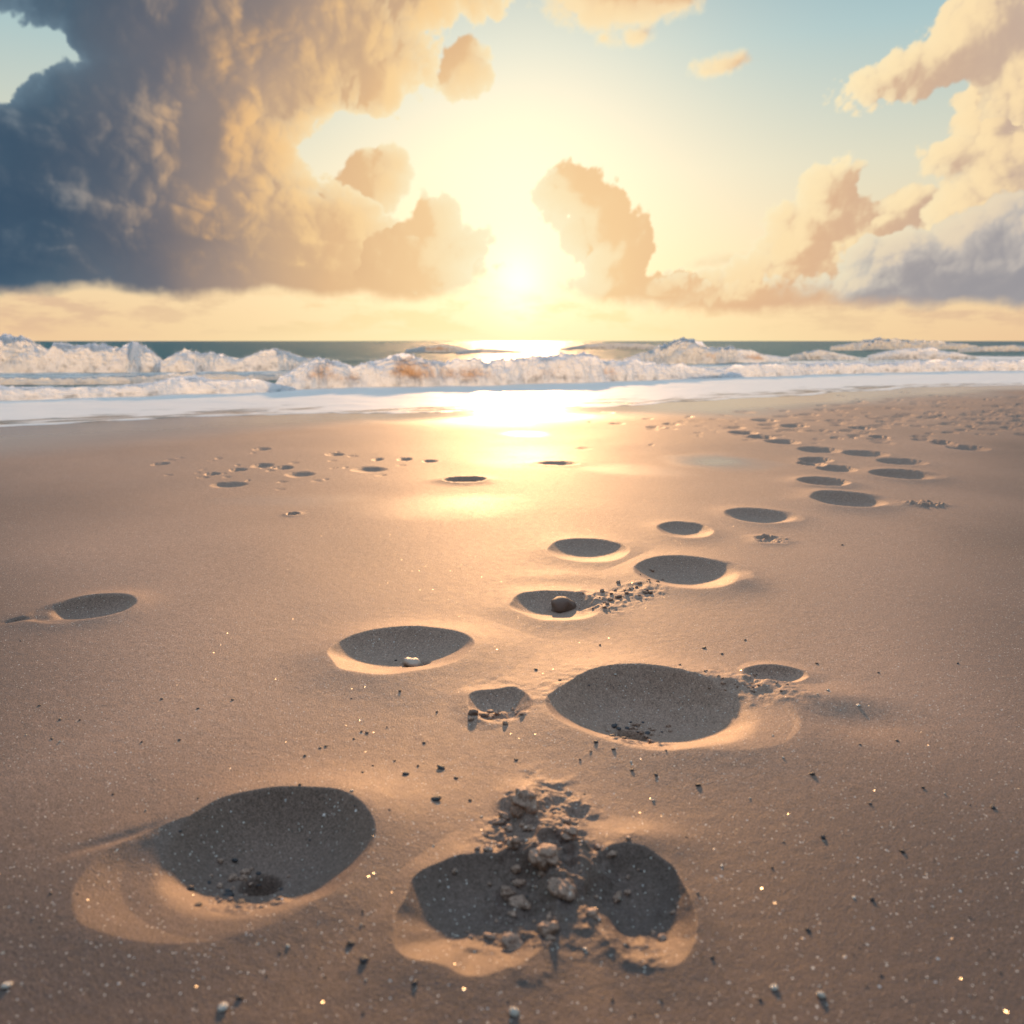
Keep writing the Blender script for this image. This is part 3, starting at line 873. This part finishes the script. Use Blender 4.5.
def wave(name, label, knots, cat='wave', width=1.0, rough=1.0, spray=0.0, murk=(), seed=0, back=1.4, group=None, foamy=1.0):
    """knots: photo px, base py, crest py along the breaker, left to right."""
    k = np.array(knots, float)
    base = np.array([G(p, b, SEA_Z) for p, b, c in k])
    hh = np.array([(b - c) / F * base[i][1] * 1.04 for i, (p, b, c) in enumerate(k)])
    # dense samples along
    seg = np.concatenate([[0], np.cumsum(np.linalg.norm(np.diff(base, axis=0), axis=1))])
    dmean = base[:, 1].mean()
    step = dmean / F * 0.9
    s = np.arange(0, seg[-1], step)
    sm = lambda a: np.interp(s, seg, a)
    bx, by, h = sm(base[:, 0]), sm(base[:, 1]), sm(hh)
    w = max(3, int(0.38 / step))
    ker = np.hanning(w + 2)[1:-1]; ker /= ker.sum()
    pad = lambda a: np.convolve(np.pad(a, w, mode='edge'), ker, 'same')[w:-w]
    bx, by, h = pad(bx), pad(by), pad(h)
    # taper ends
    endt = sstep(0, 0.16 * width, s) * sstep(0, 0.16 * width, s[-1] - s)
    h = h * (0.05 + 0.95 * endt)
    nu = 56
    u = np.linspace(0, 0.45, nu)           # 0 front toe .. 1 back
    # cross profile: front apron, steep face, crest, long back
    fr = 0.42
    U, Sg = np.meshgrid(u, s)
    Hh = h[:, None]
    depth = np.where(U < fr, (U / fr) * 0.75 * Hh * width, 0.75 * Hh * width + (U - fr) / (1 - fr) * back * Hh.clip(0.1) * 1.6)
    prof = np.where(U < fr, np.sin(np.clip(U / fr, 0, 1) * math.pi / 2) ** 0.8, np.cos(np.clip((U - fr) / (1 - fr), 0, 1) * math.pi / 2) ** 1.6)
    n1 = fbm(Sg * 2.6 + seed * 13, depth * 3.2, seed, 4, 0.55)
    n2 = fbm(Sg * 9.0 + seed * 7, depth * 9.0 + prof * 3, seed + 5, 4, 0.6, ridged=True)
    n3 = fbm(Sg * 26.0, depth * 22 + prof * 8, seed + 9, 3, 0.6)
    crestw = np.exp(-((U - fr) / 0.13) ** 2)
    Z = Hh * prof * (1 + 0.22 * rough * n1)
    Z += rough * Hh * (0.05 * n2 + 0.01 * n3) * (0.35 + 0.65 * crestw) * np.clip(prof * 3, 0, 1)
    # torn crest
    Z += rough * Hh * 0.22 * np.exp(-((U - fr) / 0.07) ** 2) * np.clip(fbm(Sg * 11 + seed, Sg * 0 + U * 6, seed, 4, 0.65), 0, 1)
    push = rough * (0.60 * n1 + 0.12 * n2 + 0.015 * n3) * Hh * np.clip(prof * 2, 0, 1)
    X = bx[:, None] + 0.0 * U + push * 0.3
    Y = by[:, None] + depth - push
    Zw = SEA_Z - 0.03 + np.maximum(Z, 0.0) * 1.0 + 0.03 * sstep(0.0, 0.06, U)
    fo = np.clip(foamy * (0.95 + 0.45 * n1 + 0.20 * n2 + 0.5 * crestw) - (0.30 + 0.5 * n1) * sstep(0.20, 0.02, U), 0, 1.2)
    fo = np.where(U > fr + 0.12, fo * (1 - 0.5 * sstep(fr + 0.12, 0.8, U)), fo)
    mk = np.zeros_like(U)
    for (mx, mw, amt) in murk:
        cx = np.interp(mx, k[:, 0], seg)
        ww = mw / F * dmean
        g_ = np.exp(-((Sg - cx) / ww) ** 2) * sstep(0.02, 0.12, U) * sstep(fr + 0.08, fr - 0.08, U + 0.08 * n1)
        mk = np.maximum(mk, g_)
        fo = fo - amt * g_ * (0.50 + 0.25 * n2)
    verts = np.stack([X, Y, Zw], -1).reshape(-1, 3)
    me = mesh_from(name, verts, grid_faces(len(s), nu)[:, ::-1].ravel(), np.full((len(s) - 1) * (nu - 1), 4), FOAM)
    vattr(me, 'foam', fo); vattr(me, 'murk', np.clip(mk * 1.5, 0, 1)); vattr(me, 'mist', crestw); vattr(me, 'thin', np.zeros(crestw.size))
    o = obj(name, me, None, label=label, category=cat, group=group)
    if True:
        spray = spray * 0.55
        n = int(spray) + 1
        ci = rng.integers(0, len(s), n)
        gate = np.clip(fbm(s[ci] * 3.1 + seed, s[ci] * 0, seed, 3) * 0.9 + 0.45, 0.05, 1)
        up = rng.exponential(0.22, n) * gate * h[ci]
        j = int(fr / 0.45 * nu) - 1
        px = X[ci, j] + rng.normal(0, 0.02, n); py = Y[ci, j] + rng.normal(0, 0.16, n) * h[ci]
        pz = Zw[ci, j] + up - 0.04 * h[ci]
        sz = rng.uniform(0.12, 0.42, n) * dmean / F * np.exp(-up / (0.5 * h[ci] + 1e-6))
        # churned froth all over the face
        area = (h.mean() / dmean * F) * (np.linalg.norm(np.diff(np.stack([bx, by]), axis=1), axis=0).sum() / dmean * F)
        n2_ = int(area * 0.2)
        ci = rng.integers(0, len(s), n2_); cj = rng.integers(2, nu, n2_)
        ok = (fo[ci, cj] + rng.normal(0, 0.18, n2_)) > 0.48
        ci, cj = ci[ok], cj[ok]
        lift = np.abs(rng.normal(0, 0.05, len(ci))) * (1 + 0.8 * rough * fbm(s[ci] * 5, cj * 0.12, seed + 3, 3)) * h[ci]
        px = np.concatenate([px, X[ci, cj] + rng.normal(0, 0.02, len(ci))])
        py = np.concatenate([py, Y[ci, cj] - lift * 0.8])
        pz = np.concatenate([pz, Zw[ci, cj] + lift])
        sz = np.concatenate([sz, rng.uniform(0.2, 0.7, len(ci)) * dmean / F])
        obj('spray', droplets_mesh(np.stack([px, py, pz], -1), sz), o, kind='stuff')
    return o


WG = 'breaking waves rolling in to the beach'
wave('breaking_wave', 'tall white breaker with spray at the far left edge of the surf',
     [(-90, 374, 345), (-30, 373, 340), (12, 373, 339), (25, 373, 346), (42, 373, 354), (55, 373, 347), (75, 373, 350), (98, 373, 348), (112, 373, 351), (128, 373, 345), (142, 372, 351), (158, 372, 361), (172, 371, 367)],
     spray=5200, seed=1, group=WG)
wave('breaking_wave', 'lower white breaker just right of the tall left one',
     [(150, 372, 366), (164, 372, 360), (178, 372, 350), (192, 372, 355), (215, 371, 356), (240, 371, 360), (258, 371, 355), (278, 371, 352), (296, 370, 357), (330, 369, 364)],
     spray=3000, seed=2, group=WG)
wave('breaking_wave', 'long front breaker below the sun with brown water under its peaks',
     [(268, 391, 384), (292, 390, 372), (312, 389, 362), (332, 388, 364), (350, 388, 370), (372, 387, 364), (390, 387, 358), (402, 387, 356), (420, 387, 362), (445, 386, 365), (475, 386, 363), (505, 385, 364), (525, 384, 362), (560, 383, 357), (580, 383, 358), (602, 382, 363), (625, 381, 362), (650, 380, 365), (690, 379, 367), (725, 378, 372), (745, 377, 375)],
     spray=6000, seed=3, group=WG, murk=[(318, 16, 0.9), (345, 14, 0.55), (402, 18, 0.95), (428, 18, 0.6), (470, 26, 0.55), (545, 20, 0.35), (612, 10, 0.45)])
wave('breaking_wave', 'peaked pinkish breaker right of the sun, set farther back',
     [(622, 365, 360), (645, 364, 354), (668, 363, 346), (686, 363, 340), (700, 363, 345), (715, 363, 350), (735, 362, 349), (752, 362, 353), (764, 362, 356), (790, 361, 358)],
     spray=2400, seed=5, group=WG, murk=[(712, 8, 0.5), (757, 10, 0.9)])
wave('breaking_wave', 'thin far breaker with a white crest at the right near the horizon',
     [(830, 350, 347), (862, 350, 342.5), (880, 349, 339.5), (900, 349, 341), (930, 349, 342), (962, 349, 344), (980, 349, 347)],
     spray=700, seed=6, group=WG, murk=())
wave('breaking_wave', 'low grey-blue breaker at the right between foam lines',
     [(868, 360, 356), (895, 359, 351), (920, 359, 349), (940, 359, 350), (962, 359, 354), (980, 359, 357)],
     spray=600, seed=7, group=WG, foamy=0.85)
wave('breaking_wave', 'small rounded hump of broken water right of the pinkish breaker',
     [(788, 360, 357), (808, 359, 352), (828, 359, 351), (846, 359, 355), (860, 359, 358)], spray=300, seed=8, group=WG, foamy=0.9)
wave('breaking_wave', 'far breaker at the right edge close under the horizon',
     [(958, 352, 350), (985, 351, 347), (1015, 351, 346), (1060, 351, 346), (1100, 351, 348)], spray=400, seed=9, group=WG)
wave('swell', 'far golden swell left of the sun',
     [(405, 353, 350), (425, 352, 346.5), (445, 352, 345.5), (462, 352, 348), (475, 352, 351)], seed=10, rough=0.5, foamy=0.95, murk=[(438, 14, 0.8)], cat='swell')
wave('swell', 'far golden swell beneath the sun',
     [(456, 354, 352), (480, 353, 349), (505, 353, 350), (530, 353, 352)], seed=11, rough=0.5, foamy=1.0, cat='swell')
wave('swell', 'far dim swell right of the sun on the horizon',
     [(560, 350, 349), (585, 349, 345), (610, 349, 343.5), (640, 349, 344), (665, 349, 347)], seed=12, rough=0.5, foamy=0.85, cat='swell')
wave('foam_bore', 'long low bank of tumbling foam at the left in front of the breakers',
     [(-90, 404, 393), (-30, 402, 389), (20, 400, 388), (60, 399, 389), (110, 397, 388), (150, 396, 384), (185, 394, 378), (215, 394, 382), (250, 393, 381), (270, 392, 384), (300, 390, 389)],
     seed=13, rough=1.2, spray=500, group='banks of broken foam', cat='foam', back=3.0)
wave('foam_bore', 'thin line of foam higher up behind the left foam bank',
     [(-90, 386, 380), (-20, 385, 378), (50, 385, 379), (120, 384, 377), (180, 382, 374), (250, 381, 376), (290, 379, 375)],
     seed=14, rough=1.2, group='banks of broken foam', cat='foam', back=3.0)
wave('foam_bore', 'long low bank of bluish foam at the right above the wet sand',
     [(670, 379, 378), (700, 378, 373), (735, 377, 367), (780, 376, 366), (830, 374, 364), (870, 373, 365), (920, 372, 362), (965, 371, 361), (1010, 371, 362), (1080, 369, 361)],
     seed=15, rough=1.2, spray=500, group='banks of broken foam', cat='foam', back=3.0)

# ================================================================= PEBBLES, CLODS, SHELLS
def stone_mat(name, c0, c1, rough, spec=0.5, scale=60):
    m, nt, out = new_mat(name)
    tc = nt.node('ShaderNodeTexCoord'); P = tc.outputs['Object']
    oi = nt.node('ShaderNodeObjectInfo')
    P = nt.vm('ADD', P, nt.vm('SCALE', (7.0, 3.0, 5.0), scale=oi.outputs['Random']))
    bs = nt.node('ShaderNodeBsdfPrincipled')
    n = nt.noise(P, scale, 4, 0.65)
    col = nt.mix(nt.rng(n, 0.3, 0.7), c0, c1)
    col = nt.mix(nt.m('MULTIPLY', oi.outputs['Random'], 0.35), col, c0)
    nt.put(bs.inputs['Base Color'], col)
    bs.inputs['Roughness'].default_value = rough; bs.inputs['Specular IOR Level'].default_value = spec
    bp = nt.node('ShaderNodeBump'); bp.inputs['Strength'].default_value = 0.6; bp.inputs['Distance'].default_value = 1.0
    nt.put(bp.inputs['Height'], nt.m('MULTIPLY', nt.noise(P, scale * 4, 3, 0.6), 0.0015))
    nt.put(bs.inputs['Normal'], bp.outputs[0])
    nt.l.new(bs.outputs[0], out.inputs[0])
    return m


DARK = stone_mat('dark_pebble_stone', (0.035, 0.034, 0.038, 1), (0.10, 0.085, 0.08, 1), 0.5)
PALE = stone_mat('pale_pebble_quartz', (0.55, 0.46, 0.36, 1), (0.80, 0.72, 0.60, 1), 0.25, 0.7)
SHELLM = stone_mat('shell_fragment', (0.55, 0.38, 0.27, 1), (0.75, 0.58, 0.44, 1), 0.35, 0.5)


def rock_mesh(name, mat, seed, rough=0.25, flat=0.65, n=3):
    import bmesh
    bm = bmesh.new()
    bmesh.ops.create_icosphere(bm, subdivisions=n, radius=1.0)
    co = np.array([v.co[:] for v in bm.verts])
    d = 1 + rough * fbm(co[:, 0] * 1.1 + seed * 5.1, co[:, 1] * 1.1, co[:, 2] * 1.1 + seed, 3, 0.5) * 1.6
    d += 0.35 * rough * fbm(co[:, 0] * 3.2 + seed, co[:, 1] * 3.2, co[:, 2] * 3.2, 3, 0.6)
    st = np.array([1.0 + 0.3 * math.sin(seed * 2.3), 0.85 + 0.2 * math.cos(seed * 1.7), flat])
    co = co * d[:, None] * st
    for v, c in zip(bm.verts, co):
        v.co = c
    me = bpy.data.meshes.new(name); bm.to_mesh(me); bm.free()
    me.polygons.foreach_set('use_smooth', np.ones(len(me.polygons), bool))
    me.materials.append(mat)
    return me


M_DARK = [rock_mesh('pebble', DARK, k, 0.22, 0.42, 2) for k in range(5)]
M_PALE = [rock_mesh('pebble', PALE, 10 + k, 0.18, 0.45, 2) for k in range(4)]
M_CLOD = [rock_mesh('sand_clod', SAND, 20 + k, 0.50, 0.62, 4) for k in range(6)]
M_CLODS = [rock_mesh('sand_clod', SAND, 30 + k, 0.45, 0.60, 3) for k in range(6)]

placed = []      # (name, mesh, px, py, half-size px, label, category, group)


def put(name, me, px, py, half, label, cat, group=None, sink=0.25):
    placed.append((name, me, px, py, half, label, cat, group, sink))


GD, GP, GC = 'small dark pebbles strewn over the sand', 'pale quartz pebbles on the foreground sand', 'crumbled clods of moist sand'
# dark pebbles seen singly in the photo
for (x, y, h) in [(441, 768, 5), (406, 774, 4), (418, 766, 2.5), (456, 778, 2.5), (436, 799, 6), (351, 943, 5), (364, 960, 6), (240, 998, 4), (415, 983, 4),
                  (812, 774, 3.5), (823, 838, 5), (872, 900, 4.5), (923, 788, 3), (993, 808, 3.5), (698, 785, 3.5), (656, 775, 3), (902, 851, 3.5), (760, 1000, 3),
                  (536, 670, 2.5), (600, 645, 2.2), (560, 680, 2), (704, 648, 2.5), (722, 654, 2), (80, 720, 2.2), (60, 720, 2), (52, 739, 2), (142, 742, 2.4), (162, 699, 2), (305, 756, 2),
                  (400, 691, 2.2), (437, 712, 2.4), (424, 743, 2.2), (367, 733, 2.2), (354, 739, 1.8), (320, 748, 2), (326, 746, 2), (300, 785, 3), (870, 804, 2.6), (772, 868, 2.6), (808, 930, 3.6),
                  (596, 742, 3), (632, 770, 2.4), (580, 760, 2.4), (516, 760, 2.4), (842, 545, 1.8), (897, 741, 2.4), (745, 640, 1.8), (470, 800, 2.2), (712, 958, 3)]:
    put('pebble', random.choice(M_DARK), x, y, h * 0.78, 'small dark pebble lying on the sand', 'pebble', GD)
for (x, y, h, lab) in [(223, 1008, 5.5, 'bright pale pebble at the bottom edge left of the middle'), (514, 1013, 7, 'brightest pale pebble at the bottom edge below the double footprint'),
                       (7, 986, 5, 'pale flat pebble at the lower left corner of the sand'), (821, 996, 6, 'largest pale pebble on the bare sand at lower right'), (774, 988, 4, 'pale pebble just left of the largest one at lower right')]:
    put('pebble', random.choice(M_PALE), x, y, h, lab, 'pebble')
for k in range(34):
    x, y = random.uniform(15, 1010), 660 + 355 * random.random() ** 0.7
    put('pebble', random.choice(M_PALE), x, y, random.uniform(1.0, 2.2), 'tiny pale quartz pebble glinting on the sand', 'pebble', GP)
for k in range(60):
    x, y = random.uniform(10, 1010), 640 + 375 * random.random()
    put('pebble', random.choice(M_DARK), x, y, random.uniform(0.9, 1.8), 'small dark pebble lying on the sand', 'pebble', GD)
# clods of the heap, largest first
for (x, y, h, lab) in [(524, 804, 17, 'largest peaked sand clod at the back of the double footprint'),
                       (545, 858, 14, 'broad rough sand clod in the middle of the heap between the lobes'),
                       (562, 888, 11, 'dark round sand clod at the front of the heap'),
                       (507, 897, 8, 'round sand clod left of a matching twin on the lobe floor'),
                       (520, 903, 8.5, 'round sand clod right of its twin on the lobe floor'),
                       (593, 916, 8, 'upright sand clod between the two lobes'),
                       (548, 932, 13, 'flat dark sand clod on the left lobe floor'),
                       (512, 944, 11, 'lowest flat sand clod on the left lobe floor'),
                       (513, 850, 9, 'sand clod at the left side of the heap'),
                       (569, 834, 8, 'dark sand clod at the right behind the heap')]:
    put('sand_clod', random.choice(M_CLOD), x, y, h, lab, 'sand clod', None, 0.35)
for k in range(64):
    a = random.random()
    if a < 0.5: x, y = random.gauss(535, 38), random.gauss(850, 26)
    elif a < 0.75: x, y = random.gauss(520, 32), random.gauss(925, 18)
    else: x, y = random.gauss(632, 26), random.gauss(905, 28)
    put('sand_clod', random.choice(M_CLODS), x, y, random.uniform(1.4, 5.5), 'small crumb of moist sand in the double footprint', 'sand clod', GC, 0.3)
GB = 'dark gravel crumbs in the lower left footprint'
for k in range(34):
    put('sand_clod', random.choice(M_CLODS + M_DARK), random.gauss(240, 26), random.gauss(890, 12), random.uniform(1.5, 5.5), 'dark crumb on the floor of the lower left footprint', 'sand clod', GB, 0.3)
GE = 'dark crumbs in the largest footprint'
for k in range(36):
    put('sand_clod', random.choice(M_CLODS + M_DARK), random.gauss(640, 20), random.gauss(733, 6), random.uniform(1.0, 3.4), 'dark crumb on the floor of the largest footprint', 'sand clod', GE, 0.3)
put('pebble', rock_mesh('pebble', stone_mat('brown_pebble', (0.16, 0.09, 0.06, 1), (0.32, 0.20, 0.14, 1), 0.6), 51, 0.3, 0.7, 3), 562, 609, 14, 'round pale pebble lying inside a middle footprint', 'pebble', None, 0.3)
put('shell', rock_mesh('shell', SHELLM, 41, 0.4, 0.6, 3), 414, 664, 9, 'broken shell in the footprint left of the middle', 'shell', None, 0.3)
put('pebble', bpy.data.meshes['pebble.009'], 474, 714, 5.5, 'round brown pebble at the left of the small dent with clods', 'pebble', None, 0.3)
put('pebble', bpy.data.meshes['pebble.009'], 484, 717, 4.5, 'brown pebble beside the round one in the small dent', 'pebble', None, 0.3)
for k in range(16):
    put('sand_clod', random.choice(M_CLODS), random.gauss(498, 14), random.gauss(715, 4), random.uniform(1.2, 3), 'small crumb in the dent left of the largest footprint', 'sand clod', 'crumbs in the small dent', 0.3)
for k in range(40):
    t = random.random()
    put('sand_clod', random.choice(M_CLODS), 590 + 62 * t + random.gauss(0, 9), 612 - 34 * t + random.gauss(0, 4), random.uniform(0.8, 2.6), 'small crumb of sand in the trail between two middle footprints', 'sand clod', 'crumbs between the middle footprints', 0.3)
for k in range(22):
    put('sand_clod', random.choice(M_CLODS), random.gauss(745, 22), random.gauss(686, 5), random.uniform(0.8, 2.2), 'small crumb on the rim of the largest footprint', 'sand clod', 'crumbs on the rim of the largest footprint', 0.3)

pp = np.array([G(p[2], p[3]) for p in placed])
zz = ground_z(pp[:, 0], pp[:, 1])
# points inside hollows lie farther along the sight line: slide them until they sit on the surface
for it in range(5):
    pp = np.array([G(p[2], p[3], z) for p, z in zip(placed, zz)])
    zz = ground_z(pp[:, 0], pp[:, 1])
for (name, me, px, py, half, label, cat, group, sink), (x, y), z in zip(placed, pp, zz):
    depth = y * CP + (H - z) * SP
    r = half / F * depth
    o = bpy.data.objects.new(name, me); C.objects.link(o)
    o.location = (x, y, z + r * 0.45 * (1 - 2 * sink))
    o.scale = (r, r, r)
    o.rotation_euler = (random.uniform(-.3, .3), random.uniform(-.3, .3), random.uniform(0, 6.28))
    o['label'] = label; o['category'] = cat
    if group: o['group'] = group

# ================================================================= CAMERA
cam = bpy.data.cameras.new('camera'); co = bpy.data.objects.new('camera', cam); C.objects.link(co)
co.location = (0, 0, H); co.rotation_euler = (math.pi / 2 - PITCH, 0, 0)
cam.sensor_fit = 'HORIZONTAL'; cam.sensor_width = 36; cam.lens = F / 1024 * 36
cam.clip_start = 0.02; cam.clip_end = 30000
cam.dof.use_dof = True; cam.dof.focus_distance = 2.2; cam.dof.aperture_fstop = 3.8
S.camera = co
S.view_settings.view_transform = 'Standard'; S.view_settings.look = 'None'
S.view_settings.exposure = 0; S.view_settings.gamma = 1
S.render.resolution_x = S.render.resolution_y = 1024
S.cycles.use_denoising = True
S.cycles.max_bounces = 5; S.cycles.transparent_max_bounces = 48; S.cycles.sample_clamp_indirect = 4.0; S.cycles.sample_clamp_direct = 12.0
